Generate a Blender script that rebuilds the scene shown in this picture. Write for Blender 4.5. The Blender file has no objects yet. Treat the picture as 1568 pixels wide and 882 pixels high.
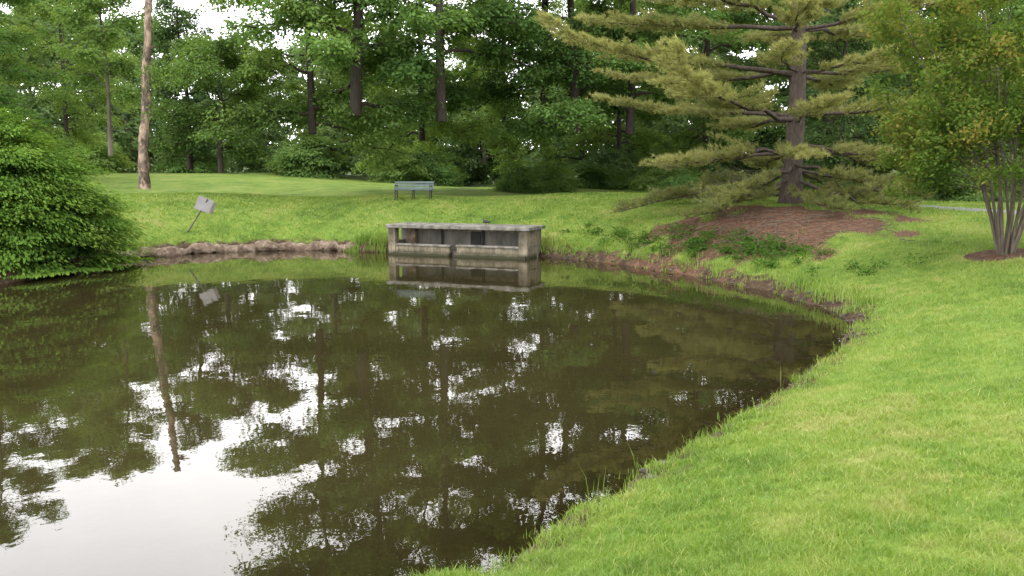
import bpy, math, numpy as np
from mathutils import Vector
rng=np.random.default_rng(7)
sc=bpy.context.scene
sc.view_settings.view_transform='Standard'
sc.view_settings.look='None'
sc.view_settings.exposure=0
R=math.radians
def ss(t):
    t=np.clip(t,0,1); return t*t*(3-2*t)

# ------------------------------------------------------------ shoreline / terrain
ctrl=np.array([(0.98,29.1),(2.6,27.6),(4.4,24.9),(5.7,22),(6.6,19.2),(6.85,16.8),(6.6,15.2),(5.5,13.1),(3.7,10.4),(2.5,8.8),(1.45,7.5),(.64,6.4),(-.3,5.3),
 (-1.9,4.4),(-5,3.4),(-9,3.2),(-14,4.5),(-17,8),(-17,13),(-14.8,18),(-13.7,22),(-14.1,25),(-14.4,26.6),(-13.5,28.3),(-12.1,30.4),(-9.95,31.5),(-7.4,31.8),(-5.6,31.0),(-4,31.0),(-1.2,30.2)],float)
def catmull(P,n=6,closed=True):
    out=[];N=len(P)
    for i in range(N):
        p0,p1,p2,p3=P[i-1],P[i],P[(i+1)%N],P[(i+2)%N]
        for k in range(n):
            t=k/n
            out.append(.5*((2*p1)+(-p0+p2)*t+(2*p0-5*p1+4*p2-p3)*t*t+(-p0+3*p1-3*p2+p3)*t**3))
    return np.array(out)
SH=catmull(ctrl)
w=np.arange(len(SH))
SH=SH+np.stack([np.sin(w*2.3)*.06+np.sin(w*.9)*.07,np.cos(w*1.7)*.06+np.sin(w*1.1+2)*.06],1)
A=SH;B=np.roll(SH,-1,0)
def sdist(x,y):
    x=np.asarray(x,float).ravel();y=np.asarray(y,float).ravel();out=np.empty(len(x))
    for s in range(0,len(x),40000):
        X=x[s:s+40000,None];Y=y[s:s+40000,None]
        dx=B[:,0]-A[:,0];dy=B[:,1]-A[:,1]
        t=np.clip(((X-A[:,0])*dx+(Y-A[:,1])*dy)/(dx*dx+dy*dy),0,1)
        d=np.sqrt(((X-A[:,0]-t*dx)**2+(Y-A[:,1]-t*dy)**2).min(1))
        c=((A[:,1]>Y)!=(B[:,1]>Y))
        with np.errstate(divide='ignore',invalid='ignore'):
            xi=A[:,0]+(Y-A[:,1])*dx/np.where(dy==0,1e-9,dy)
        ins=((c&(X<xi)).sum(1)%2)==1
        out[s:s+40000]=np.where(ins,-d,d)
    return out
SO=np.array([-4.7,30.2]); SF=np.array([.928,-.372]); SB=np.array([.372,.928]); SW,SD=5.65,1.5
def height(x,y,d=None):
    x=np.asarray(x,float).ravel();y=np.asarray(y,float).ravel()
    if d is None: d=sdist(x,y)
    P=1.4+.6*ss((y-18)/12)*(1-.75*ss((x-9)/8))
    sc_=4-1.0*ss((y-20)/8)
    dd=np.maximum(d,0)
    z=P*(1-np.exp(-dd/sc_))+.13*ss(dd/.22)
    z+=ss(dd/4)*(.05*np.sin(x*.7+y*.3)+.05*np.sin(y*.55-x*.21+1)+.02*np.sin(x*2.1)*np.sin(y*1.7))
    z+=1.35*ss((y-46)/30)*ss((-x-2)/22)
    z-=.35*ss((y-39)/5)*(1-ss((y-46)/12))
    z+=7*ss((np.hypot(x,y-20)-95)/80)
    z=np.where(d<0,-1.0*(1-np.exp(np.minimum(d,0)/1.6))-.02,z)
    z+=np.where((d>-.5)&(d<.6),.025*np.sin(x*9+y*5)*np.sin(y*8-x*3),0)
    lx=(x-SO[0])*SF[0]+(y-SO[1])*SF[1]; ly=(x-SO[0])*SB[0]+(y-SO[1])*SB[1]
    z=np.where((lx>.02)&(lx<SW-.02)&(ly>-.2)&(ly<SD-.05),np.minimum(z,-.35),z)
    return z
def h1(x,y): return float(height([x],[y])[0])
def litter(x,y):
    a=1-np.sqrt(((x-8.1)/4.4)**2+((y-25.3)/3.3)**2)
    a=a+.2*np.sin(x*2.1+y)+.16*np.sin(y*3.3-x*1.4)+.12*np.sin(x*5.1-y*2.2)
    b=1-np.hypot(x-11.2,y-18)/.85
    return np.clip(np.maximum(ss(a*2.0+.4)*.86,ss(b*6+.3)),0,1)

# ------------------------------------------------------------ mesh builder
class MB:
    def __init__(s): s.V=[];s.n=0;s.L=[];s.S=[];s.M=[];s.A=[];s.Sm=[]
    def add(s,V,F,mat=0,var=None,smooth=False):
        V=np.asarray(V,float).reshape(-1,3);F=np.asarray(F,int)
        s.V.append(V);s.L.append((F+s.n).ravel());s.S.append(np.full(len(F),F.shape[1]))
        s.M.append(np.full(len(F),mat));s.Sm.append(np.full(len(F),smooth))
        s.A.append(np.zeros(len(V)) if var is None else np.broadcast_to(var,(len(V),)))
        s.n+=len(V)
    def mesh(s,name,mats):
        V=np.concatenate(s.V);L=np.concatenate(s.L);S=np.concatenate(s.S)
        me=bpy.data.meshes.new(name)
        me.vertices.add(len(V));me.vertices.foreach_set('co',V.astype(np.float32).ravel())
        me.loops.add(len(L));me.loops.foreach_set('vertex_index',L.astype(np.int32))
        me.polygons.add(len(S));st=np.concatenate([[0],np.cumsum(S)[:-1]])
        me.polygons.foreach_set('loop_start',st.astype(np.int32))
        me.polygons.foreach_set('material_index',np.concatenate(s.M).astype(np.int32))
        me.polygons.foreach_set('use_smooth',np.concatenate(s.Sm))
        a=me.attributes.new('var','FLOAT','POINT');a.data.foreach_set('value',np.concatenate(s.A).astype(np.float32))
        for m in mats: me.materials.append(m)
        me.update(calc_edges=True)
        return me
    def obj(s,name,mats,parent=None):
        return link(name,s.mesh(name,mats),parent)
def link(name,me,parent=None):
    o=bpy.data.objects.new(name,me);sc.collection.objects.link(o)
    if parent: o.parent=parent
    return o
def unit(v): return v/np.maximum(np.linalg.norm(v,axis=-1,keepdims=True),1e-9)
def tube(mb,P,r,n=6,mat=0,var=.5,lump=0):
    P=np.asarray(P,float);r=np.asarray(r,float)
    T=unit(np.gradient(P,axis=0))
    ref=np.array([0,0,1.]) if abs(T[:,2]).mean()<.8 else np.array([1.,0,0])
    U=unit(np.cross(T,ref));W=np.cross(T,U)
    a=np.arange(n)*2*math.pi/n
    rr=r[:,None]*(1+lump*rng.uniform(-1,1,(len(P),n)))
    V=P[:,None]+rr[...,None]*(np.cos(a)[None,:,None]*U[:,None]+np.sin(a)[None,:,None]*W[:,None])
    m=len(P);i=np.arange(m-1)[:,None]*n;j=np.arange(n)[None];k=(j+1)%n
    F=np.stack([i+j,i+k,i+n+k,i+n+j],-1).reshape(-1,4)
    mb.add(V,F,mat,var,True)
    mb.add(V[-1],[list(range(n))],mat,var);
def leaves(mb,C,N,size,aspect=.5,mat=1,var=None,ax=None):
    n=len(C);N=unit(N)
    if ax is None: ax=rng.normal(size=(n,3))
    a=unit(ax-(ax*N).sum(1,keepdims=True)*N);b=np.cross(N,a)
    s=np.broadcast_to(size,(n,))[:,None]*rng.uniform(.7,1.25,(n,1))
    V=np.stack([C-a*s*.5,C+b*s*aspect*.5,C+a*s*.5-N*s*.12,C-b*s*aspect*.5],1)
    v=rng.uniform(0,1,n) if var is None else var
    mb.add(V,np.arange(4*n).reshape(n,4),mat,np.repeat(v,4))

# ------------------------------------------------------------ materials
def newmat(name):
    m=bpy.data.materials.new(name);m.use_nodes=True;nt=m.node_tree;nt.nodes.clear()
    o=nt.nodes.new('ShaderNodeOutputMaterial');return m,nt,o
def nd(nt,t,**k):
    n=nt.nodes.new(t)
    for a,b in k.items():
        if a in n.inputs: n.inputs[a].default_value=b
        else: setattr(n,a,b)
    return n
def noise(nt,scale,detail=3,rough=.55,vec=None):
    n=nd(nt,'ShaderNodeTexNoise');n.inputs['Scale'].default_value=scale;n.inputs['Detail'].default_value=detail;n.inputs['Roughness'].default_value=rough
    if vec is not None: nt.links.new(vec,n.inputs['Vector'])
    return n.outputs['Fac']
def math_(nt,op,a,b=None,clamp=False):
    n=nt.nodes.new('ShaderNodeMath');n.operation=op;n.use_clamp=clamp
    for i,v in enumerate((a,b)):
        if v is None: continue
        if isinstance(v,(int,float)): n.inputs[i].default_value=v
        else: nt.links.new(v,n.inputs[i])
    return n.outputs[0]
def ramp(nt,fac,stops):
    n=nt.nodes.new('ShaderNodeValToRGB');e=n.color_ramp.elements
    while len(e)<len(stops): e.new(.5)
    for i,(p,c) in enumerate(stops):
        e[i].position=p;e[i].color=(*c,1)
    nt.links.new(fac,n.inputs[0]);return n.outputs[0]
def mixc(nt,fac,a,b,mode='MIX'):
    n=nt.nodes.new('ShaderNodeMix');n.data_type='RGBA';n.blend_type=mode
    for s,v in ((0,fac),(6,a),(7,b)):
        if isinstance(v,(int,float)): n.inputs[s].default_value=v
        elif isinstance(v,tuple): n.inputs[s].default_value=(*v,1)
        else: nt.links.new(v,n.inputs[s])
    return n.outputs[2]
def maprange(nt,v,a,b):
    n=nt.nodes.new('ShaderNodeMapRange');n.inputs[1].default_value=a;n.inputs[2].default_value=b;nt.links.new(v,n.inputs[0]);return n.outputs[0]
def attr(nt,name):
    n=nt.nodes.new('ShaderNodeAttribute');n.attribute_name=name;return n.outputs['Fac']
def pos(nt): return nt.nodes.new('ShaderNodeNewGeometry').outputs['Position']
def leafmat(name,stops,trans=.4,nscale=.35):
    m,nt,o=newmat(name)
    v=attr(nt,'var');ns=noise(nt,nscale,1,vec=pos(nt))
    oi=nt.nodes.new('ShaderNodeObjectInfo').outputs['Random']
    f=math_(nt,'ADD',math_(nt,'MULTIPLY',v,.5),math_(nt,'MULTIPLY',ns,.5))
    f=math_(nt,'ADD',f,math_(nt,'MULTIPLY',math_(nt,'SUBTRACT',oi,.5),.4),True)
    c=ramp(nt,f,stops)
    p=nd(nt,'ShaderNodeBsdfDiffuse')
    nt.links.new(c,p.inputs['Color'])
    t=nt.nodes.new('ShaderNodeBsdfTranslucent')
    c2=mixc(nt,1.0,c,(1.6,1.5,.8),'MULTIPLY');nt.links.new(c2,t.inputs['Color'])
    mx=nt.nodes.new('ShaderNodeMixShader');mx.inputs[0].default_value=trans
    nt.links.new(p.outputs[0],mx.inputs[1]);nt.links.new(t.outputs[0],mx.inputs[2]);nt.links.new(mx.outputs[0],o.inputs[0])
    return m
def solid(name,stops,scale=5,rough=.85,bump=.3,vec_scale=None,bd=.02,metal=0,wet=False):
    m,nt,o=newmat(name)
    tc=nt.nodes.new('ShaderNodeTexCoord').outputs['Object']
    if vec_scale:
        mp=nt.nodes.new('ShaderNodeMapping');mp.inputs['Scale'].default_value=vec_scale;nt.links.new(tc,mp.inputs[0]);tc=mp.outputs[0]
    f=noise(nt,scale,6,.65,tc)
    p=nt.nodes.new('ShaderNodeBsdfPrincipled');p.inputs['Roughness'].default_value=rough;p.inputs['Metallic'].default_value=metal
    p.inputs['Specular IOR Level'].default_value=.25
    c=ramp(nt,f,stops)
    if wet:
        P=pos(nt);sx=nt.nodes.new('ShaderNodeSeparateXYZ');nt.links.new(P,sx.inputs[0])
        mp=nt.nodes.new('ShaderNodeMapping');mp.inputs['Scale'].default_value=(5,5,.5);nt.links.new(P,mp.inputs[0])
        st=maprange(nt,noise(nt,1.5,5,.7,mp.outputs[0]),.47,.68)
        c=mixc(nt,math_(nt,'MULTIPLY',st,.75),c,(.03,.026,.018))
        zz=math_(nt,'ADD',sx.outputs[2],math_(nt,'MULTIPLY',math_(nt,'SUBTRACT',noise(nt,3,4,.6,P),.5),.2))
        c=mixc(nt,maprange(nt,zz,.2,.06),c,(.022,.024,.01))
    nt.links.new(c,p.inputs['Base Color'])
    b=nt.nodes.new('ShaderNodeBump');b.inputs['Strength'].default_value=bump;b.inputs['Distance'].default_value=bd
    nt.links.new(noise(nt,scale*3,5,.7,tc),b.inputs['Height']);nt.links.new(b.outputs[0],p.inputs['Normal'])
    nt.links.new(p.outputs[0],o.inputs[0]);return m
def grass_color(nt):
    P=pos(nt)
    a=noise(nt,.45,4,.6,P);b=noise(nt,2.6,4,.65,P)
    f=math_(nt,'ADD',math_(nt,'MULTIPLY',a,.55),math_(nt,'MULTIPLY',b,.45))
    c=ramp(nt,f,[(.36,(.055,.103,.015)),(.46,(.1,.168,.023)),(.54,(.148,.207,.034)),(.63,(.24,.24,.08))])
    mp=nt.nodes.new('ShaderNodeMapping');mp.inputs['Rotation'].default_value=(0,0,R(28));nt.links.new(P,mp.inputs[0])
    wv=nt.nodes.new('ShaderNodeTexWave');wv.inputs['Scale'].default_value=.22;wv.inputs['Distortion'].default_value=1.2;wv.inputs['Detail'].default_value=1;wv.inputs['Detail Scale'].default_value=.4
    nt.links.new(mp.outputs[0],wv.inputs['Vector'])
    c=mixc(nt,math_(nt,'MULTIPLY',wv.outputs['Fac'],.22),c,(.19,.26,.055))
    return c,P,b
# grass blades
m_blade,nt,o=newmat('grass_blades')
c,P,b=grass_color(nt)
v=attr(nt,'var')
dry=maprange(nt,v,.88,.95)
c=mixc(nt,dry,c,(.32,.28,.12))
c=mixc(nt,math_(nt,'MULTIPLY',v,.4),c,(.14,.228,.03))
p=nd(nt,'ShaderNodeBsdfPrincipled');p.inputs['Roughness'].default_value=.5;p.inputs['Specular IOR Level'].default_value=.25
nt.links.new(c,p.inputs['Base Color'])
t=nt.nodes.new('ShaderNodeBsdfTranslucent');nt.links.new(mixc(nt,1.0,c,(1.25,1.3,.8),'MULTIPLY'),t.inputs['Color'])
mx=nt.nodes.new('ShaderNodeMixShader');mx.inputs[0].default_value=.38
nt.links.new(p.outputs[0],mx.inputs[1]);nt.links.new(t.outputs[0],mx.inputs[2]);nt.links.new(mx.outputs[0],o.inputs[0])
# ground
m_ground,nt,o=newmat('ground')
c,P,b=grass_color(nt)
fine=noise(nt,22,4,.7,P)
c=mixc(nt,math_(nt,'MULTIPLY',fine,.8),c,(.03,.045,.01))  # dark flecks paint the shadows between blades into the ground colour
soil=ramp(nt,noise(nt,6,6,.7,P),[(.3,(.016,.011,.007)),(.55,(.05,.034,.021)),(.75,(.12,.09,.06))])
red=ramp(nt,noise(nt,7,7,.8,P),[(.3,(.022,.013,.009)),(.5,(.068,.038,.024)),(.7,(.16,.095,.062))])
bed=ramp(nt,noise(nt,5,6,.75,P),[(.35,(.012,.009,.004)),(.6,(.045,.033,.017)),(.75,(.095,.073,.042))])
d=attr(nt,'dist')
edge=math_(nt,'ADD',d,math_(nt,'MULTIPLY',math_(nt,'SUBTRACT',noise(nt,2.2,4,.6,P),.5),1.3))
c=mixc(nt,maprange(nt,edge,.52,.28),c,soil)
lt=math_(nt,'ADD',attr(nt,'litter'),math_(nt,'MULTIPLY',math_(nt,'SUBTRACT',noise(nt,2.0,6,.75,P),.5),1.5))
c=mixc(nt,maprange(nt,lt,.25,.6),c,red)
c=mixc(nt,maprange(nt,d,0.02,-.06),c,bed)
c=mixc(nt,maprange(nt,attr(nt,'far'),0,1),c,(.02,.03,.01))
p=nd(nt,'ShaderNodeBsdfPrincipled');p.inputs['Roughness'].default_value=.95;p.inputs['Specular IOR Level'].default_value=.1
nt.links.new(c,p.inputs['Base Color'])
bm=nt.nodes.new('ShaderNodeBump');bm.inputs['Strength'].default_value=.6;bm.inputs['Distance'].default_value=.05
nt.links.new(noise(nt,14,5,.75,P),bm.inputs['Height']);nt.links.new(bm.outputs[0],p.inputs['Normal'])
nt.links.new(p.outputs[0],o.inputs[0])
# water
m_water,nt,o=newmat('pond_water')
P=pos(nt)
mp=nt.nodes.new('ShaderNodeMapping');mp.inputs['Scale'].default_value=(1,.8,1);nt.links.new(P,mp.inputs[0])
n1=noise(nt,1.1,2,.5,mp.outputs[0]);n2=noise(nt,7,2,.5,mp.outputs[0])
hgt=math_(nt,'ADD',n1,math_(nt,'MULTIPLY',n2,.14))
bm=nt.nodes.new('ShaderNodeBump');bm.inputs['Strength'].default_value=1;bm.inputs['Distance'].default_value=.004
nt.links.new(hgt,bm.inputs['Height'])
gl=nt.nodes.new('ShaderNodeBsdfGlossy');gl.inputs['Roughness'].default_value=.012;gl.inputs['Color'].default_value=(1,.985,.97,1);nt.links.new(bm.outputs[0],gl.inputs['Normal'])
df=nt.nodes.new('ShaderNodeBsdfDiffuse')
nt.links.new(ramp(nt,noise(nt,.35,4,.6,P),[(.3,(.0145,.0125,.0048)),(.7,(.023,.0192,.0072))]),df.inputs['Color'])
tr=nt.nodes.new('ShaderNodeBsdfTransparent');tr.inputs['Color'].default_value=(.8,.7,.46,1)
s1=nt.nodes.new('ShaderNodeMixShader');nt.links.new(attr(nt,'shallow'),s1.inputs[0]);nt.links.new(df.outputs[0],s1.inputs[1]);nt.links.new(tr.outputs[0],s1.inputs[2])
fr=nt.nodes.new('ShaderNodeFresnel');fr.inputs['IOR'].default_value=1.58;nt.links.new(bm.outputs[0],fr.inputs['Normal'])
s2=nt.nodes.new('ShaderNodeMixShader');nt.links.new(fr.outputs[0],s2.inputs[0]);nt.links.new(s1.outputs[0],s2.inputs[1]);nt.links.new(gl.outputs[0],s2.inputs[2])
nt.links.new(s2.outputs[0],o.inputs[0])

m_bark=solid('bark',[(.3,(.016,.012,.009)),(.7,(.052,.042,.032))],3,vec_scale=(3,3,.6),bump=.8)
m_barklight=solid('bark_light',[(.3,(.05,.04,.03)),(.7,(.12,.1,.075))],3,vec_scale=(3,3,.6),bump=.8)
m_pinebark=solid('pine_bark',[(.3,(.03,.021,.016)),(.7,(.095,.073,.06))],4,vec_scale=(3,3,.8),bump=.9,bd=.05)
m_snag=solid('snag_wood',[(.38,(.05,.037,.027)),(.5,(.13,.095,.07)),(.56,(.26,.19,.14))],2.6,vec_scale=(1.5,1.5,.7),bump=.9,bd=.06)
m_leafA=leafmat('leaves_oak',[(.15,(.038,.074,.023)),(.5,(.073,.137,.038)),(.85,(.12,.2,.054))],.45)
m_leafB=leafmat('leaves_light',[(.15,(.058,.1,.03)),(.5,(.102,.17,.046)),(.85,(.158,.23,.066))],.45)
m_leafD=leafmat('leaves_dark',[(.15,(.03,.056,.023)),(.5,(.053,.096,.036)),(.85,(.085,.135,.05))],.35)
m_leafF=leafmat('leaves_distant',[(.15,(.058,.095,.044)),(.5,(.092,.148,.06)),(.85,(.135,.195,.078))],.4,.12)  # distance haze is mixed into these paler, greyer greens
m_bush=leafmat('leaves_bush',[(.15,(.022,.05,.01)),(.5,(.072,.135,.022)),(.85,(.17,.25,.04))],.35,1.1)
m_needle=leafmat('pine_needles',[(.15,(.085,.1,.04)),(.5,(.19,.205,.082)),(.85,(.3,.3,.125))],.42,.5)
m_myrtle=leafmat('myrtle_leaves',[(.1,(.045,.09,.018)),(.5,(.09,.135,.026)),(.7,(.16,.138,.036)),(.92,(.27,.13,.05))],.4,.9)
m_weed=leafmat('weed_leaves',[(.15,(.03,.07,.012)),(.5,(.055,.115,.022)),(.85,(.09,.16,.034))],.35,1)
m_conc=solid('concrete',[(.32,(.04,.035,.024)),(.5,(.125,.107,.073)),(.68,(.2,.172,.12))],2.2,bump=.5,wet=True)
m_concd=solid('concrete_inner',[(.32,(.06,.057,.048)),(.68,(.15,.14,.115))],1.8,vec_scale=(2,2,.6),bump=.4)
m_conct=solid('concrete_top',[(.36,(.05,.048,.038)),(.5,(.11,.105,.088)),(.64,(.175,.165,.138))],3.5,bump=.4)
m_dark=solid('dark_wood_and_recess',[(.3,(.012,.012,.012)),(.7,(.04,.037,.033))],5)  # wood of the inner posts, also the painted shade of the recess panel
m_slat=solid('bench_slats',[(.3,(.045,.065,.062)),(.7,(.08,.105,.1))],5,rough=.6)
m_metal=solid('bench_metal',[(.3,(.01,.01,.01)),(.7,(.02,.02,.02))],5,rough=.5)
m_post=solid('sign_post',[(.3,(.05,.045,.04)),(.7,(.09,.08,.07))],5,rough=.5)
m_sign=solid('sign_face',[(.3,(.12,.115,.11)),(.7,(.18,.175,.17))],3,rough=.5)
m_coir=solid('coir',[(.32,(.045,.03,.02)),(.5,(.12,.087,.06)),(.66,(.22,.175,.13))],6,bump=1,bd=.05)
m_stone=solid('stones',[(.3,(.02,.017,.013)),(.7,(.09,.077,.063))],3)
m_path=solid('asphalt_path',[(.3,(.09,.09,.09)),(.7,(.13,.13,.13))],8)

# ------------------------------------------------------------ ground sheet
def axis(lo,hi,a,b,step,grow=1.18):
    c=list(np.arange(a,b+1e-6,step));s=step;x=b
    while x<hi: s*=grow;x+=s;c.append(x)
    s=step;x=a
    while x>lo: s*=grow;x-=s;c.insert(0,x)
    return np.array(c)
gx=axis(-900,900,-18.5,12.5,.14);gy=axis(-700,1100,2,34,.14)
X,Y=np.meshgrid(gx,gy);nx=len(gx);ny=len(gy)
D=sdist(X,Y);Z=height(X,Y,D)
i,j=np.meshgrid(np.arange(nx-1),np.arange(ny-1));q=(j*nx+i).ravel()
mb=MB();mb.add(np.stack([X.ravel(),Y.ravel(),Z],1),np.stack([q,q+1,q+nx+1,q+nx],1),0,None,True)
g=mb.obj('ground',[m_ground])
for nm,val in (('dist',D),('litter',litter(X.ravel(),Y.ravel())),('far',ss((Y.ravel()-68)/10)*.9)):
    a=g.data.attributes.new(nm,'FLOAT','POINT');a.data.foreach_set('value',np.asarray(val,np.float32))
# water
wx=np.arange(-19,8.6,.2);wy=np.arange(2,33,.2);X,Y=np.meshgrid(wx,wy);nx=len(wx)
D=sdist(X,Y);i,j=np.meshgrid(np.arange(nx-1),np.arange(len(wy)-1));q=(j*nx+i).ravel();q=q[D[q]<.7]
mb=MB();mb.add(np.stack([X.ravel(),Y.ravel(),np.zeros(X.size)],1),np.stack([q,q+1,q+nx+1,q+nx],1),0,None,True)
wobj=mb.obj('pond_water',[m_water])
a=wobj.data.attributes.new('shallow','FLOAT','POINT');a.data.foreach_set('value',(.85*np.exp(np.minimum(D,0)/1.0)).astype(np.float32))

# ------------------------------------------------------------ grass
def grass():
    N=1050000
    u=rng.uniform(0,1,N);r=(math.sqrt(2.4)+u*(math.sqrt(46)-math.sqrt(2.4)))**2
    th=rng.uniform(R(-47),R(44),N);x=r*np.sin(th);y=r*np.cos(th)
    D=sdist(x,y);z=height(x,y,D);lit=litter(x,y)
    lx=(x-SO[0])*SF[0]+(y-SO[1])*SF[1]; ly=(x-SO[0])*SB[0]+(y-SO[1])*SB[1]
    c2=.5+.25*(np.sin(x*9.1+np.sin(y*6.3)*2)*np.sin(y*8.7+np.sin(x*5.9)*2)+np.sin(x*17.3+np.sin(y*11.3)*2)*np.sin(y*15.7+np.sin(x*13.9)*2))
    k=(D>.12+rng.uniform(0,.2,N)+.12*ss((y-12)/6))&(lit+rng.uniform(-.45,.45,N)<.4)&~((lx>-.1)&(lx<SW+.1)&(ly>-.2)&(ly<SD+.1))&(rng.uniform(0,1,N)<.4+.9*c2)
    x,y,z,r,D,c2=x[k],y[k],z[k],r[k],D[k],c2[k];n=len(x)
    clump=.5+.5*np.sin(x*3.1+np.sin(y*2.3)*2)*np.sin(y*2.7+np.sin(x*1.9)*2)
    hgt=(.016+.034*rng.uniform(0,1,n)**1.4+.012*clump+.024*c2)*(1+.7*np.exp(-D/.3))*(1+np.clip(r-10,0,30)*.02)
    tall=rng.uniform(0,1,n)<.004;hgt=np.where(tall,hgt*2,hgt)
    wd=.0024*np.maximum(1,r/4.2)**.95*rng.uniform(.7,1.3,n)
    a=rng.uniform(0,2*math.pi,n);s=np.stack([np.cos(a),np.sin(a),np.zeros(n)],1)*wd[:,None]
    b=rng.uniform(0,2*math.pi,n);ln=np.stack([np.cos(b),np.sin(b),np.zeros(n)],1)*(hgt*rng.uniform(.2,1.2,n))[:,None]
    P0=np.stack([x,y,z-.008],1);up=np.array([0,0,1.])*hgt[:,None]
    var=rng.uniform(0,1,n)
    near=r<9
    mb=MB()
    f=near
    V=np.stack([P0[f]-s[f],P0[f]+s[f],P0[f]+s[f]*.75+up[f]*.6+ln[f]*.3,P0[f]-s[f]*.75+up[f]*.6+ln[f]*.3,P0[f]+up[f]+ln[f]],1)
    m=f.sum();base=np.arange(m)[:,None]*5
    mb.add(V,base+np.array([[0,1,2,3]]),0,np.repeat(var[f],5))
    mb.L.append((base+np.array([[3,2,4]])).ravel());mb.S.append(np.full(m,3));mb.M.append(np.zeros(m,int));mb.Sm.append(np.zeros(m,bool))
    f=~near
    V=np.stack([P0[f]-s[f],P0[f]+s[f],P0[f]+up[f]+ln[f]],1);m=f.sum()
    mb.add(V,np.arange(3*m).reshape(m,3),0,np.repeat(var[f],3))
    mb.obj('grass',[m_blade]);print('blades',n)
grass()

# ------------------------------------------------------------ broadleaf generator
def broadleaf(name,h,cb,Rr,nl,ncl,nleaf,leaf,mats,tr=.3,lean=(0,0),droop=.2,subs=6,csz=.75):
    mb=MB()
    tz=np.linspace(-.3,h*.93,12);t=tz/h
    path=np.stack([lean[0]*t**1.3+.25*np.sin(t*7+rng.uniform(0,6))*t,lean[1]*t+.25*np.sin(t*6+rng.uniform(0,6))*t,tz],1)
    rad=tr*(1-.88*np.clip(t,0,1))*(1+.5*np.exp(-np.clip(tz,0,9)/.35))
    tube(mb,path,rad,9,0,lump=.05)
    def trunk(z): return np.array([np.interp(z,tz,path[:,k]) for k in range(3)])
    CC=[];CR=[];CO=[]
    for i in range(nl):
        s=(i+rng.uniform(0,1))/nl;z=cb+(h-cb)*s*.93
        az=i*2.4+rng.uniform(-.5,.5)
        er=Rr*(math.sin(math.pi*(.2+.75*s**.9))**.7)*rng.uniform(.6,1.2)
        if s>.85: er*=.7
        st=trunk(z*.92 if s<.3 else z-.5);dz=er*(-droop+.75*s)+rng.uniform(-.3,.5)
        e=st+np.array([math.cos(az)*er,math.sin(az)*er,dz])
        tt=np.linspace(0,1,7)[:,None]
        P=st*(1-tt)+e*tt;P[:,2]+=(np.sin(tt*math.pi)[:,0])*er*.13
        P[1:-1]+=rng.normal(0,.1,(5,3))
        r0=tr*.38*(1-.6*s)
        tube(mb,P,np.linspace(r0,.02,7),5,0)
        for k in range(subs):
            q=.3+.7*(k+rng.uniform(0,1))/subs;idx=q*6;b0=P[int(min(idx,5))]+(P[int(min(idx,5))+1]-P[int(min(idx,5))])*(idx-int(min(idx,5)))
            a2=az+(1 if k%2 else -1)*rng.uniform(.3,1.2)
            L=er*.32*rng.uniform(.6,1.3)+.4
            e2=b0+np.array([math.cos(a2)*L,math.sin(a2)*L,rng.uniform(-.25,.5)*L])
            tube(mb,[b0,(b0+e2)/2+[0,0,.1],e2],[r0*.3+.008,r0*.2+.006,.006],4,0)
            for c in range(ncl):
                w=(c+.6)/ncl;CC.append(b0*(1-w)+e2*w+rng.normal(0,.22,3));CR.append(csz*rng.uniform(.7,1.3));CO.append((math.cos(a2),math.sin(a2),0))
    CC=np.array(CC);CR=np.array(CR);CO=np.array(CO);M=len(CC)
    per=nleaf//M;idx=np.repeat(np.arange(M),per);n=len(idx)
    off=rng.normal(size=(n,3))*.5;off=off*np.minimum(1,1.3/np.linalg.norm(off,axis=1,keepdims=True))
    rr=CR[idx][:,None];Pp=CC[idx]+off*rr*np.array([1,1,.42]);rho=np.hypot(off[:,0],off[:,1])
    Pp[:,2]-=rho**2*CR[idx]*.35
    N=np.array([0,0,.8])+off*np.array([.6,.6,.3])+rng.normal(0,.45,(n,3))
    cv=rng.uniform(0,1,M)[idx]
    leaves(mb,Pp,N,leaf,.6,1,np.clip(.55*cv+.45*rng.uniform(0,1,n),0,1),off+CO[idx])
    return mb.mesh(name,mats)
A1=broadleaf('oakA',25,4.8,6.0,24,3,52000,.21,[m_bark,m_leafA],.34,(1.6,.5),droop=.24,csz=.79)
A2=broadleaf('oakB',24,5.4,5.4,22,3,46000,.21,[m_bark,m_leafA],.3,(-.6,.4),droop=.2,csz=.79)
Cm=broadleaf('mapleC',22,3.8,4.9,24,3,50000,.2,[m_bark,m_leafB],.25,(.3,0),droop=.32,csz=.8)
Sm=broadleaf('smallmaple',10,3.0,4.0,16,3,26000,.18,[m_bark,m_leafB],.2,(.2,0),droop=.22)
Dk=broadleaf('dark',11.5,2.2,2.3,28,2,24000,.16,[m_bark,m_leafD],.2,(0,0),droop=.3,subs=5,csz=.55)
Sp=broadleaf('sapling',15.5,6.5,2.3,18,2,16000,.2,[m_barklight,m_leafB],.17,(.2,0),droop=-.2)
F1=broadleaf('far1',21,2.2,5.4,26,2,15000,.46,[m_bark,m_leafF],.3,(.4,0),droop=.3,csz=1.1)
F2=broadleaf('far2',20,1.4,4.6,26,2,14000,.46,[m_bark,m_leafD],.28,(0,.3),droop=.35,csz=1.05)
F3=broadleaf('far3',21,2.6,5.2,24,2,14000,.46,[m_barklight,m_leafF],.3,(-.4,0),droop=.2,csz=1.15)
def put(name,me,x,y,s=1,rot=None,sz=None,parent=None):
    o=link(name,me,parent);o.location=(x,y,h1(x,y)-.05);o.rotation_euler=(0,0,rng.uniform(0,6.28) if rot is None else rot)
    o.scale=(s,s,s if sz is None else sz);return o
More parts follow.
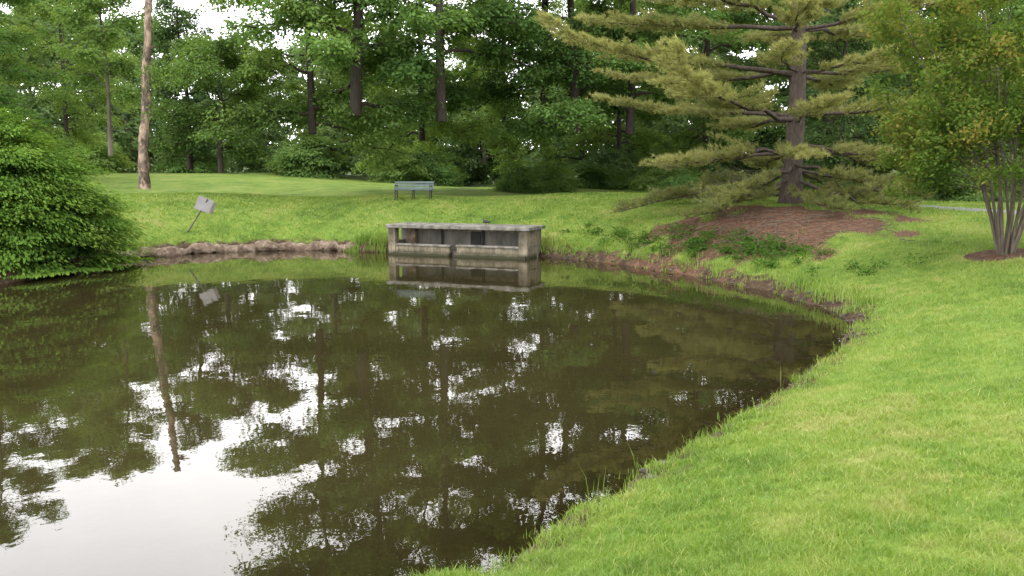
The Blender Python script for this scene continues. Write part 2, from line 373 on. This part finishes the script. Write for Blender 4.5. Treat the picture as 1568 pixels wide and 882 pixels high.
for nm,me,x,y,s,rt in [
 ('oak_tree',A1,-7.7,39.3,1,0.0),('maple_tree',Cm,-10.4,42,.97,1.0),('oak_tree',A2,-3.45,40.5,1.0,2.0),
 ('maple_tree',Cm,-5.6,51,1.0,3.0),('oak_tree',A2,2.0,46,1.02,.5),('oak_tree',A1,3.6,43.5,.9,2.5),('oak_tree',A2,6.4,45,.95,4.0),
 ('maple_tree',Sm,-15.0,41.5,.82,.7),('cedar_tree',Dk,-17.4,43.5,.95,1.0),('young_maple_tree',Sp,-24.9,50,1,0),
 ('oak_tree',A2,-33,50,.83,1.3),('maple_tree',Cm,-39,57,.85,.3),('maple_tree',Cm,-33,60,.85,5.3),
 ('maple_tree',Cm,12,50,1.0,2.2),('oak_tree',A1,18,46,.95,3.3),('maple_tree',Cm,26,47,1,4.4),('maple_tree',Cm,-.5,57,.85,1.9),
 ('oak_tree',A1,33,44,.9,5.1),('cedar_tree',Dk,15.5,38,.9,2),('maple_tree',Cm,7.5,57,.85,.9)]:
    put(nm,me,x,y,s,rt)
fp=bpy.data.objects.new('distant_trees',None);sc.collection.objects.link(fp)
cnt=0
for row,(yy,sp) in enumerate([(73,7.5),(84,6.2),(98,6.5)]):
    for x in np.arange(-92+row*2,92,sp):
        xx=x+rng.uniform(-1.6,1.6);y2=yy+rng.uniform(-3,3)+ (0 if xx<0 else -8)
        u=xx/y2;s=rng.uniform(.78,1.02)
        if -.385<u<-.27: s*=.6
        elif u<-.27: s*=.97
        elif u<.12: s*=.76
        else: s*=.95
        if row==0 and xx<-8 and rng.uniform()<.5: continue
        me=[F1,F3,F2,F1,F3][int(rng.integers(5))]
        put('tree_%03d'%cnt,me,xx,y2,s*1.0,parent=fp,sz=s);cnt+=1
# understory mass behind the distant trees
mb=MB();M=1500
cx=rng.uniform(-115,115,M);cy=98+rng.uniform(-8,14,M)-.0012*cx**2;cz=rng.uniform(0,1,M)**1.2*8.5
base=height(cx,cy);idx=np.repeat(np.arange(M),32);n=len(idx)
P=np.stack([cx,cy,base+cz],1)[idx]+rng.normal(0,1,(n,3))*np.array([1.3,1.3,.6])
leaves(mb,P,np.array([0,-.4,.6])+rng.normal(0,.5,(n,3)),.75,.65,0,np.clip(rng.uniform(0,.8,M)[idx]+rng.uniform(-.2,.2,n),0,1))
mb.obj('forest_understory',[m_leafD],fp)

# ------------------------------------------------------------ shrubs
def dome(mb,c,rx,ry,h,ncl,nleaf,leaf,mat=1,csz=.4,inner=True,lumpy=1,low=0):
    n=ncl;ph=rng.uniform(0,2*math.pi,n);u=rng.uniform(-low,1,n);ct=np.sign(u)*abs(u)**.9
    st=np.sqrt(1-ct**2);lump=1+lumpy*(.1*np.sin(ph*3+u*4)+.06*np.sin(ph*7+2)+rng.uniform(-.12,.08,n))
    d=np.stack([st*np.cos(ph),st*np.sin(ph),ct],1)
    Cc=np.array(c)+d*np.array([rx,ry,h])*lump[:,None]
    idx=np.repeat(np.arange(n),nleaf//n);m=len(idx)
    off=rng.normal(size=(m,3))*.5
    tang=unit(d[idx]*np.array([1,1,.25]))
    P=Cc[idx]+off*csz*np.array([1,1,.22])+tang*rng.uniform(-.6,.6,(m,1))*csz
    out=((P-Cc[idx])*tang).sum(1);P[:,2]-=np.clip(out,-1,1)*csz*.4
    N=np.array([0,0,.9])+d[idx]*.5+rng.normal(0,.3,(m,3))
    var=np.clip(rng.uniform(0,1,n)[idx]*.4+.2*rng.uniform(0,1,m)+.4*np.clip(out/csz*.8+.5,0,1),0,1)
    P[:,2]=np.maximum(P[:,2],c[2]-.35*(low>0) if low else -9)
    leaves(mb,P,N,leaf,.42,mat,var,off*.5+tang)
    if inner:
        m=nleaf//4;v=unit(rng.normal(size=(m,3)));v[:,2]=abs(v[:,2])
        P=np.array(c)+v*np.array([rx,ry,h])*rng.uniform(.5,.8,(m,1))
        leaves(mb,P,v+rng.normal(0,.3,(m,3)),leaf*1.6,.6,mat,rng.uniform(0,.1,m))  # darkest tones inside: shade in the gaps painted into leaf colour
mb=MB()
for k in range(9):
    a=k*.7;tube(mb,[(-15.5,24.4,.1),(-15.5+math.cos(a)*1,24.4+math.sin(a),1.5),(-15.5+math.cos(a)*1.8,24.4+math.sin(a)*1.8,2.6)],[.07,.05,.02],5,0)
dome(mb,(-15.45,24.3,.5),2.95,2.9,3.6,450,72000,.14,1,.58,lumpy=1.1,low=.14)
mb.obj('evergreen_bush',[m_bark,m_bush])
mb=MB();dome(mb,(0,0,-.1),1.9,1.5,1.7,70,7000,.2,0,.75,lumpy=2.5);Sh1=mb.mesh('shrub_a',[m_leafA])
mb=MB();dome(mb,(0,0,-.1),1.7,1.4,2.2,70,7000,.2,0,.75,lumpy=2.5);Sh2=mb.mesh('shrub_b',[m_leafB])
tp=bpy.data.objects.new('shrub_thicket',None);sc.collection.objects.link(tp)
for k in range(44):
    x=rng.uniform(-1,40) if k<34 else rng.uniform(8,40)
    y=(54+rng.uniform(-3,8)) if x<9 else 45+rng.uniform(-2,6)
    s=rng.uniform(.5,1.0);put('shrub_%02d'%k,[Sh1,Sh2,Sh2][k%3],x,y,s,parent=tp,sz=s*rng.uniform(.7,1.2))
for k in range(34):
    x=rng.uniform(-80,0);put('shrub_f%02d'%k,[Sh1,Sh2][k%2],x,72+rng.uniform(-3,4),rng.uniform(.9,1.6),parent=tp)

# ------------------------------------------------------------ pine
def pine(x0,y0):
    mb=MB();h=17.5
    tz=np.linspace(-.3,h,14);path=np.stack([.06*np.sin(tz*.5),.05*np.sin(tz*.4+1),tz],1)
    tube(mb,path,.35*(1-.8*np.clip(tz/h,0,1))*(1+.4*np.exp(-np.clip(tz,0,9)/.3)),12,0,lump=.04)
    TP=[];TD=[];TV=[]
    hts=np.concatenate([np.arange(.8,2.6,.6),np.arange(3.1,16.8,1.5)])
    for wi,z in enumerate(hts):
        nb=6
        a0=[0.12,.42,-.1,.6][wi%4] if z>2.6 else rng.uniform(0,6.28)
        for b in range(nb):
            az=math.pi+a0+b*2*math.pi/nb+rng.uniform(-.2,.2)
            zz=z+rng.uniform(-.16,.16)
            Lm=np.interp(z,[.8,2.2,3.2,5.5,8,10,14,17],[5.2,6.2,8.2,8.2,7.2,5.8,3.6,.8])
            L=Lm*rng.uniform(.82,1.08)*(1.08 if math.cos(az)<0 else .85)
            if math.sin(az)<-.75 and z>1.6: L*=.45
            low=max(0,(3.0-z)/2)
            t=np.linspace(0,1,10)
            bend=rng.uniform(.05,.18)*rng.choice([-1,1])
            bx=np.cos(az+bend*np.sin(t*4))*L*t;by=np.sin(az+bend*np.sin(t*4))*L*t
            bz=L*((rng.uniform(.04,.11)-.3*low)*t*1.1-.2*t**2*(.5+.5*low)+.14*t**3)
            if z>9: bz+=L*t*.2
            P=np.stack([bx,by,zz+bz],1)
            gz=height(P[:,0]+x0,P[:,1]+y0)-h1(x0,y0)
            P[:,2]=np.maximum(P[:,2],gz+.3)
            P[1:]+=rng.normal(0,.06,(9,3))
            r0=.03+.008*L
            tube(mb,P,np.linspace(r0,.008,10),5,0)
            sparse=z<1.6
            nt_=int(L/.165)
            for k in range(nt_):
                q=.22+.78*(k+rng.uniform(0,1))/nt_
                bare=rng.uniform()<(.35 if sparse else .02)+max(0,.45-q)*1.3
                f=q*9;i=int(min(f,8));b0=P[i]+(P[i+1]-P[i])*(f-i)
                side=1 if k%2 else -1
                a2=az+side*rng.uniform(.35,1.0)
                l2=(.21*L*(1.05-q)+.42)*rng.uniform(.6,1.3)
                e2=b0+np.array([math.cos(a2)*l2,math.sin(a2)*l2,rng.uniform(-.04,.27)*l2])
                tube(mb,[b0,(b0+e2)/2-[0,0,.02],e2],[.011,.008,.004],3,0)
                if bare: continue
                m=int(l2/.055)+3
                w=rng.uniform(.12,1.03,m)[:,None]
                TP.append(b0*(1-w)+e2*w+rng.normal(0,1,(m,3))*np.array([.08,.08,.055]));dv=unit(e2-b0)
                TD.append(np.broadcast_to(dv,(m,3)));TV.append(np.full(m,(.05 if sparse else .35+.35*q)+rng.uniform(0,.3)))
    TP=np.concatenate(TP);TD=np.concatenate(TD);TV=np.concatenate(TV);n=len(TP);K=11
    idx=np.repeat(np.arange(n),K);m=len(idx)
    dd=unit(TD[idx]*.65+np.array([0,0,.5])+rng.normal(0,.45,(m,3)))
    ln=rng.uniform(.12,.22,m)[:,None];sd=unit(np.cross(dd,rng.normal(size=(m,3))))*.0115
    b=TP[idx]+rng.normal(0,.02,(m,3))
    V=np.stack([b-sd,b+sd,b+dd*ln],1)
    mb.add(V,np.arange(3*m).reshape(m,3),1,np.repeat(np.clip(TV[idx]+rng.uniform(-.2,.2,m),0,1),3))
    o=mb.obj('pine_tree',[m_pinebark,m_needle]);o.location=(x0,y0,h1(x0,y0));print('needles',m)
    return o
pine(10.1,29)

# ------------------------------------------------------------ crape myrtle
def myrtle(x0,y0):
    mb=MB();CC=[]
    for i in range(14):
        az=i*2.4+rng.uniform(-.3,.3);sp=rng.uniform(.35,1.0)
        H=rng.uniform(5.6,7.0)-.8*sp;Rm=2.9*sp
        t=np.linspace(0,1,9)
        P=np.stack([.12*math.cos(az)+np.cos(az+.4*t)*Rm*t**1.15,.12*math.sin(az)+np.sin(az+.4*t)*Rm*t**1.15,H*t**.9-.1],1)
        P[1:]+=rng.normal(0,.05,(8,3))
        tube(mb,P,np.linspace(.036,.01,9),6,0)
        for k in range(24):
            q=rng.uniform(.22,1.0);f=q*8;ii=int(min(f,7));b0=P[ii]+(P[ii+1]-P[ii])*(f-ii)
            a2=az+rng.uniform(-1.6,1.6);L=rng.uniform(.5,1.35)*(1.15-.4*q)
            if q<.45: a2=az+rng.uniform(-.6,.6);L+=.6
            e2=b0+np.array([math.cos(a2)*L,math.sin(a2)*L,L*rng.uniform(-.15,.7)])
            tube(mb,[b0,(b0+e2)/2+[0,0,.05],e2],[.012,.009,.004],4,0)
            for w in ((.4,.7,1.0) if q>.45 else (.8,1.0,1.05)): CC.append(np.append(b0*(1-w)+e2*w,w))
    CC=np.array(CC);M=len(CC);idx=np.repeat(np.arange(M),64);n=len(idx)
    off=rng.normal(size=(n,3))*.5
    P=CC[idx,:3]+off*.32*np.array([1,1,.7])
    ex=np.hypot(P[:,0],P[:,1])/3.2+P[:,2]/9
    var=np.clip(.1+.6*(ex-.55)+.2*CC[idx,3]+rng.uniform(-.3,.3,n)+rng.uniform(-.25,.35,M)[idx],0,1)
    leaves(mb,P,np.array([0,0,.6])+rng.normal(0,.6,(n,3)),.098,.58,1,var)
    o=mb.obj('crape_myrtle_tree',[m_barklight,m_myrtle]);o.location=(x0,y0,h1(x0,y0))
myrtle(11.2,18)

# ------------------------------------------------------------ snag
mb=MB();z=np.linspace(-.2,10.2,44);t=z/10.2
P=np.stack([.95*t**1.05+.04*np.sin(z*1.9),.04*np.cos(z*1.3),z],1)
tube(mb,P,(.27-.12*t)*(1+.3*np.exp(-np.clip(z,0,9)/.3))*(1+.06*np.sin(z*5)),12,0,lump=.15)
for zz,a,l in [(9.4,.2,.7),(8.6,2.8,.3),(7.0,.4,.35),(5.2,3.0,.3),(6.2,5.6,.25),(3.7,.3,.25),(9.9,2.5,.4)]:
    c=np.array([np.interp(zz,z,P[:,k]) for k in range(3)]);e=c+np.array([math.cos(a)*l,math.sin(a)*l,l*.5])
    tube(mb,[c,(c+e)/2,e],[.09,.07,.035],6,0,lump=.1)
o=mb.obj('dead_tree_snag',[m_snag]);o.location=(-18.4,40,h1(-18.4,40))

# ------------------------------------------------------------ coir log
mb=MB()
cp=[]
for i in range(len(SH)):
    x,y=SH[i]
    if y>25 and x<-5.9 : cp.append((x,y))
cp=np.array(sorted(cp,key=lambda p:p[0]*.6+.8*(p[1]-26)))
P=np.array([np.interp(np.linspace(0,len(cp)-1,120),np.arange(len(cp)),cp[:,k]) for k in range(2)]).T
for _ in range(2): P[1:-1]=(P[:-2]+P[1:-1]*2+P[2:])/4
z=.13+.05*np.sin(np.arange(120)*.31)+.03*np.sin(np.arange(120)*.83)
tube(mb,np.column_stack([P,z]),.18+.06*np.sin(np.arange(120)*.5)*np.sin(np.arange(120)*.13)+rng.uniform(-.03,.04,120),12,0,lump=.2)
mb.obj('coir_log',[m_coir])

# ------------------------------------------------------------ shore stones & weeds
mb=MB()
def stone(c,s):
    n=8;V=[];
    for k,(zz,rr) in enumerate([(-.5,.6),(0,1),(.45,.65)]):
        a=np.arange(n)*2*math.pi/n
        V.append(np.stack([np.cos(a)*rr,np.sin(a)*rr,np.full(n,zz)],1))
    V=np.concatenate(V)*(1+rng.uniform(-.22,.22,(24,1)))*s*np.array([1,rng.uniform(.6,1),.6])
    a=rng.uniform(0,6.28);c_,s_=math.cos(a),math.sin(a);V=V@np.array([[c_,s_,0],[-s_,c_,0],[0,0,1]])+c
    F=[[k*8+j,k*8+(j+1)%8,(k+1)*8+(j+1)%8,(k+1)*8+j] for k in range(2) for j in range(8)]
    mb.add(V,F);mb.add(V[16:],[list(range(8))])
idx=[i for i in range(len(SH)) if SH[i,0]>.9 and SH[i,1]>7]
for k in range(420):
    i=idx[int(rng.integers(len(idx)))];f=rng.uniform();p=SH[i]*(1-f)+SH[(i+1)%len(SH)]*f+rng.normal(0,.18,2)
    if p[1]<13 and rng.uniform()<.7: continue
    stone((p[0],p[1],h1(*p)+.005),rng.uniform(.02,.075)*(1.3 if rng.uniform()<.15 else 1))
mb.obj('shore_stones',[m_stone])
mb=MB()
def tuft(x,y,h,n,w=.006,spread=.1):
    z=h1(x,y);a=rng.uniform(0,6.28,n);l=h*rng.uniform(.5,1.1,n)
    b=np.stack([x+rng.normal(0,spread*.4,n),y+rng.normal(0,spread*.4,n),np.full(n,z-.01)],1)
    d=np.stack([np.cos(a),np.sin(a),np.zeros(n)],1)*(l*rng.uniform(.1,.55,n))[:,None];s=np.stack([-np.sin(a),np.cos(a),np.zeros(n)],1)*w
    m=b+d*.35+np.array([0,0,1])*(l*.6)[:,None];e=b+d+np.array([0,0,1])*l[:,None]
    V=np.stack([b-s,b+s,m+s*.8,m-s*.8,e],1);k=np.arange(n)[:,None]*5
    base=mb.n
    mb.add(V,k+np.array([[0,1,2,3]]),0,np.repeat(rng.uniform(0,.9,n),5))
    mb.L.append((base+k+np.array([[3,2,4]])).ravel());mb.S.append(np.full(n,3));mb.M.append(np.zeros(n,int));mb.Sm.append(np.zeros(n,bool))
idx=[i for i in range(len(SH)) if SH[i,0]>-.6 and SH[i,1]<29]
for k in range(150):
    i=idx[int(rng.integers(len(idx)))];f=rng.uniform();p=SH[i]*(1-f)+SH[(i+1)%len(SH)]*f+rng.normal(0,.08,2)
    c=np.array([-3,15.]);q=unit(p-c);p=p+q*rng.uniform(.0,.35)
    r=math.hypot(*p);tuft(p[0],p[1],rng.uniform(.07,.17),int(rng.integers(8,22)),.0025*max(1,r/6),.15)
idx=[i for i in range(len(SH)) if SH[i,0]>.8 and SH[i,1]>16]
for k in range(130):
    i=idx[int(rng.integers(len(idx)))];f=rng.uniform();p=SH[i]*(1-f)+SH[(i+1)%len(SH)]*f
    c=np.array([-3,15.]);q=unit(p-c);p=p+q*rng.uniform(.1,.8)
    tuft(p[0],p[1],rng.uniform(.12,.34),int(rng.integers(10,22)),.009,.3)
for k in range(34):
    tuft(-5.6+rng.uniform(-.8,.7),31.15+rng.uniform(-.2,.5),rng.uniform(.25,.5),22,.012,.3)
for k in range(12):
    tuft(1.3+rng.uniform(-.1,.5),29.4+rng.uniform(-.3,.3),rng.uniform(.25,.4),16,.012,.3)
for p in [(.75,6.75,.6),(1.25,7.5,.35),(2.2,8.6,.25),(3.7,10.6,.35)]: tuft(p[0],p[1],p[2],4,.003,.05)
mb.obj('tall_grass',[m_blade])
mb=MB()
for k in range(230):
    t=rng.uniform();x=np.interp(t,[0,.3,.6,.8,1],[1.6,4.4,6.6,7.5,7.6])+rng.uniform(0,1)**2*1.8;y=np.interp(t,[0,.3,.6,.8,1],[29.2,26,22.6,19.5,17.5])+rng.uniform(-.2,1.2)
    if t>.7 and rng.uniform()<.8: continue
    if t<.35 and rng.uniform()<.5: continue
    m=60;o=rng.normal(size=(m,3))*.5;hh=rng.uniform(.06,.3);w_=rng.uniform(.15,.4)
    P=np.array([x,y,h1(x,y)+hh*.6])+o*np.array([w_,w_,hh*.6])
    leaves(mb,P,np.array([0,0,.8])+rng.normal(0,.4,(m,3)),.085,.55,0)
mb.obj('bank_weeds',[m_weed])
# fallen twigs on the litter
mb=MB()
for k in range(110):
    x=8+rng.normal(0,1.9);y=25+rng.normal(0,1.5);a=rng.uniform(0,6.28);l=rng.uniform(.25,.9)
    pts=[(x+math.cos(a)*l*s+rng.normal(0,.03),y+math.sin(a)*l*s+rng.normal(0,.03)) for s in (0,.5,1)]
    if min(sdist([p[0] for p in pts],[p[1] for p in pts]))<.1: continue
    tube(mb,[(p[0],p[1],h1(*p)+.03+rng.uniform(0,.06)) for p in pts],[.014,.01,.006],4)
mb.obj('fallen_twigs',[m_barklight])

# ------------------------------------------------------------ concrete structure
def box(name,x0,x1,y0,y1,z0,z1,mat,parent,bev=.012,rot=None):
    me=bpy.data.meshes.new(name)
    cx,cy,cz=(x0+x1)/2,(y0+y1)/2,(z0+z1)/2
    V=[(sx*(x1-x0)/2,sy*(y1-y0)/2,sz*(z1-z0)/2) for sx in(-1,1) for sy in(-1,1) for sz in(-1,1)]
    me.from_pydata(V,[],[(0,1,3,2),(4,6,7,5),(0,4,5,1),(2,3,7,6),(0,2,6,4),(1,5,7,3)]);me.materials.append(mat)
    o=link(name,me,parent);o.location=(cx,cy,cz)
    if rot: o.rotation_euler=rot
    if bev:
        b=o.modifiers.new('b','BEVEL');b.width=bev;b.segments=2
    return o
E=bpy.data.objects.new('concrete_outlet_structure',None);sc.collection.objects.link(E)
E.location=(SO[0],SO[1],0);E.rotation_euler=(0,0,math.atan2(SF[1],SF[0]))
W=SW
box('roof_slab',-.06,W+.1,-.1,1.58,1.0,1.13,m_conct,E,.02)
box('corner_post_left',0,.3,0,.3,-.6,.998,m_conc,E)
box('corner_post_right',W-.34,W,0,.32,-.6,.998,m_conc,E)
box('front_wall_left',.302,2.58,.02,.24,-.6,.34,m_conc,E)
box('front_wall_right',2.86,W-.342,.03,.25,-.6,.36,m_conc,E)
box('cap_left',.304,2.6,-.02,.28,.342,.41,m_conct,E)
box('cap_right',2.84,W-.344,-.015,.29,.362,.43,m_conct,E)
box('base_ledge_left',.05,2.6,-.12,-.003,-.6,.1,m_conc,E)
box('base_ledge_right',2.84,W-.05,-.12,-.003,-.6,.12,m_conc,E)
box('back_wall',.0,W,1.0,1.18,-.6,.998,m_concd,E)
box('side_wall_left',.01,.2,.302,.998,-.6,.5,m_conc,E)
box('side_wall_right',W-.2,W-.01,.322,.998,-.6,.42,m_conc,E)
box('side_rear_left',.01,.2,1.182,1.48,-.6,.998,m_conc,E)
box('side_rear_right',W-.2,W-.01,1.182,1.48,-.6,.998,m_conc,E)
box('side_cap_right',W-.24,W+.02,.324,.8,.422,.48,m_conct,E)
box('rear_post_right',W-.3,W+.01,.802,.996,.425,.997,m_conc,E)
box('inner_post_left',.5,.8,.65,.9,.2,.998,m_coir,E)
box('floor',.22,W-.22,.29,.997,-.2,.18,m_concd,E)
box('inner_post',1.8,1.88,.85,.93,.18,.997,m_dark,E)
box('dark_recess_panel',3.0,3.42,.96,.995,.2,.9,m_dark,E)  # flat dark panel painted in place of a shaded recess, no real door
box('inner_rail',3.5,3.58,.85,.95,.18,.997,m_dark,E)
box('inner_beam',.82,W-.35,.93,.992,.86,.96,m_conc,E,0)
mbb=MB()
tube(mbb,[(3.66,.6,1.24),(3.72,.6,1.27),(3.8,.6,1.275),(3.88,.6,1.25),(3.97,.6,1.235)],[.015,.05,.06,.035,.008],8,0)
tube(mbb,[(3.73,.6,1.28),(3.69,.6,1.34),(3.675,.6,1.36),(3.63,.6,1.355)],[.03,.027,.025,.006],8,0)
tube(mbb,[(3.78,.59,1.13),(3.78,.59,1.24)],[.006,.006],4,0);tube(mbb,[(3.8,.62,1.13),(3.8,.62,1.24)],[.006,.006],4,0)
ob=mbb.obj('bird',[m_dark]);ob.location=E.location;ob.rotation_euler=E.rotation_euler

# ------------------------------------------------------------ bench
bx,by=-4.55,37.0
Bn=bpy.data.objects.new('park_bench',None);sc.collection.objects.link(Bn);Bn.location=(bx,by,h1(bx,by));Bn.rotation_euler=(0,0,R(-3))
for k,(y,z) in enumerate([(-.24,.44),(-.1,.435),(.04,.43),(.17,.43)]): box('seat_slat_%d'%k,-.92,.92,y-.055,y+.055,z,z+.04,m_slat,Bn,.006)
for k,(y,z) in enumerate([(.25,.53),(.29,.66),(.33,.79)]): box('back_slat_%d'%k,-.92,.92,y-.018,y+.018,z-.05,z+.05,m_slat,Bn,.006,rot=(R(-14),0,0))
mb=MB()
for x in (-.8,0,.8):
    tube(mb,[(x,-.26,0),(x,-.25,.25),(x,-.22,.42)],[.032,.026,.026],6)
    tube(mb,[(x,.3,0),(x,.22,.25),(x,.24,.45),(x,.37,.86)],[.032,.026,.026,.022],6)
    tube(mb,[(x,-.27,.415),(x,.2,.405)],[.024,.024],6)
    if x: tube(mb,[(x,-.24,.42),(x,-.27,.6),(x,-.2,.66),(x,.1,.66),(x,.3,.64)],[.022]*5,6)
mb.obj('frame',[m_metal],Bn)

# ------------------------------------------------------------ sign
sx,sy=-12.7,31.4;z0=h1(sx,sy)
Sg=bpy.data.objects.new('tilted_sign',None);sc.collection.objects.link(Sg);Sg.location=(sx,sy,z0)
mb=MB();tube(mb,[(-.25,0,-.25),(.32,0,.6),(.78,.0,1.3)],[.03,.03,.03],6);mb.obj('post',[m_post],Sg)
box('panel',.34,.92,-.055,-.035,.82,1.36,m_sign,Sg,.004,rot=(R(-10),R(22),R(12)))
box('panel_rear',.9,1.02,-.02,.0,.72,1.16,m_post,Sg,.004,rot=(R(-10),R(22),R(12)))

# ------------------------------------------------------------ paths
def path(pts,wid,name):
    Pq=np.array(pts,float);t=np.linspace(0,len(Pq)-1,60)
    c=np.stack([np.interp(t,np.arange(len(Pq)),Pq[:,k]) for k in range(2)],1)
    for _ in range(3): c[1:-1]=(c[:-2]+c[1:-1]+c[2:])/3
    T=unit(np.gradient(c,axis=0));Nn=np.stack([-T[:,1],T[:,0]],1)
    V=[]
    for s in np.linspace(-1,1,5):
        p=c+Nn*wid/2*s;V.append(np.column_stack([p,height(p[:,0],p[:,1])+.04-.05*(abs(s)==1)]))
    V=np.stack(V,1).reshape(-1,3);i,j=np.meshgrid(np.arange(59),np.arange(4),indexing='ij');q=(i*5+j).ravel()
    mb=MB();mb.add(V,np.stack([q,q+5,q+6,q+1],1),0,None,True);mb.obj(name,[m_path])
path([(13,37),(14.6,32),(16.5,28),(20,25),(27,22),(40,20)],1.6,'footpath')

# ------------------------------------------------------------ world & light
w_=bpy.data.worlds.new('World');sc.world=w_;w_.use_nodes=True;nt=w_.node_tree;nt.nodes.clear()
o=nt.nodes.new('ShaderNodeOutputWorld');bg=nt.nodes.new('ShaderNodeBackground');bg.inputs['Strength'].default_value=.15
sk=nt.nodes.new('ShaderNodeTexSky');sk.sky_type='NISHITA';sk.sun_disc=False;sk.sun_elevation=R(58);sk.sun_rotation=R(215)
sk.dust_density=4
tc=nt.nodes.new('ShaderNodeTexCoord').outputs['Generated']
f=noise(nt,2.2,5,.55,tc)
cl=ramp(nt,f,[(.3,(.8,.81,.84)),(.7,(1,1,1))])
cl=mixc(nt,1.0,cl,(38.5,38.,38.5),'MULTIPLY')
col=mixc(nt,.93,sk.outputs[0],cl)
nt.links.new(col,bg.inputs['Color']);nt.links.new(bg.outputs[0],o.inputs[0])
sl=bpy.data.lights.new('sun','SUN');sl.energy=1.5;sl.angle=R(18);sl.color=(1,.95,.86)
so=bpy.data.objects.new('sun',sl);sc.collection.objects.link(so)
el,rt=R(58),R(215)
dv=Vector((math.sin(rt)*math.cos(el),math.cos(rt)*math.cos(el),math.sin(el)))
so.rotation_euler=dv.to_track_quat('Z','Y').to_euler()
# ------------------------------------------------------------ camera
cd=bpy.data.cameras.new('camera');cd.lens=28;cd.sensor_width=36;cd.clip_end=3000
co=bpy.data.objects.new('camera',cd);sc.collection.objects.link(co);co.location=(0,0,2.8);co.rotation_euler=(R(90-7.75),0,0)
sc.camera=co
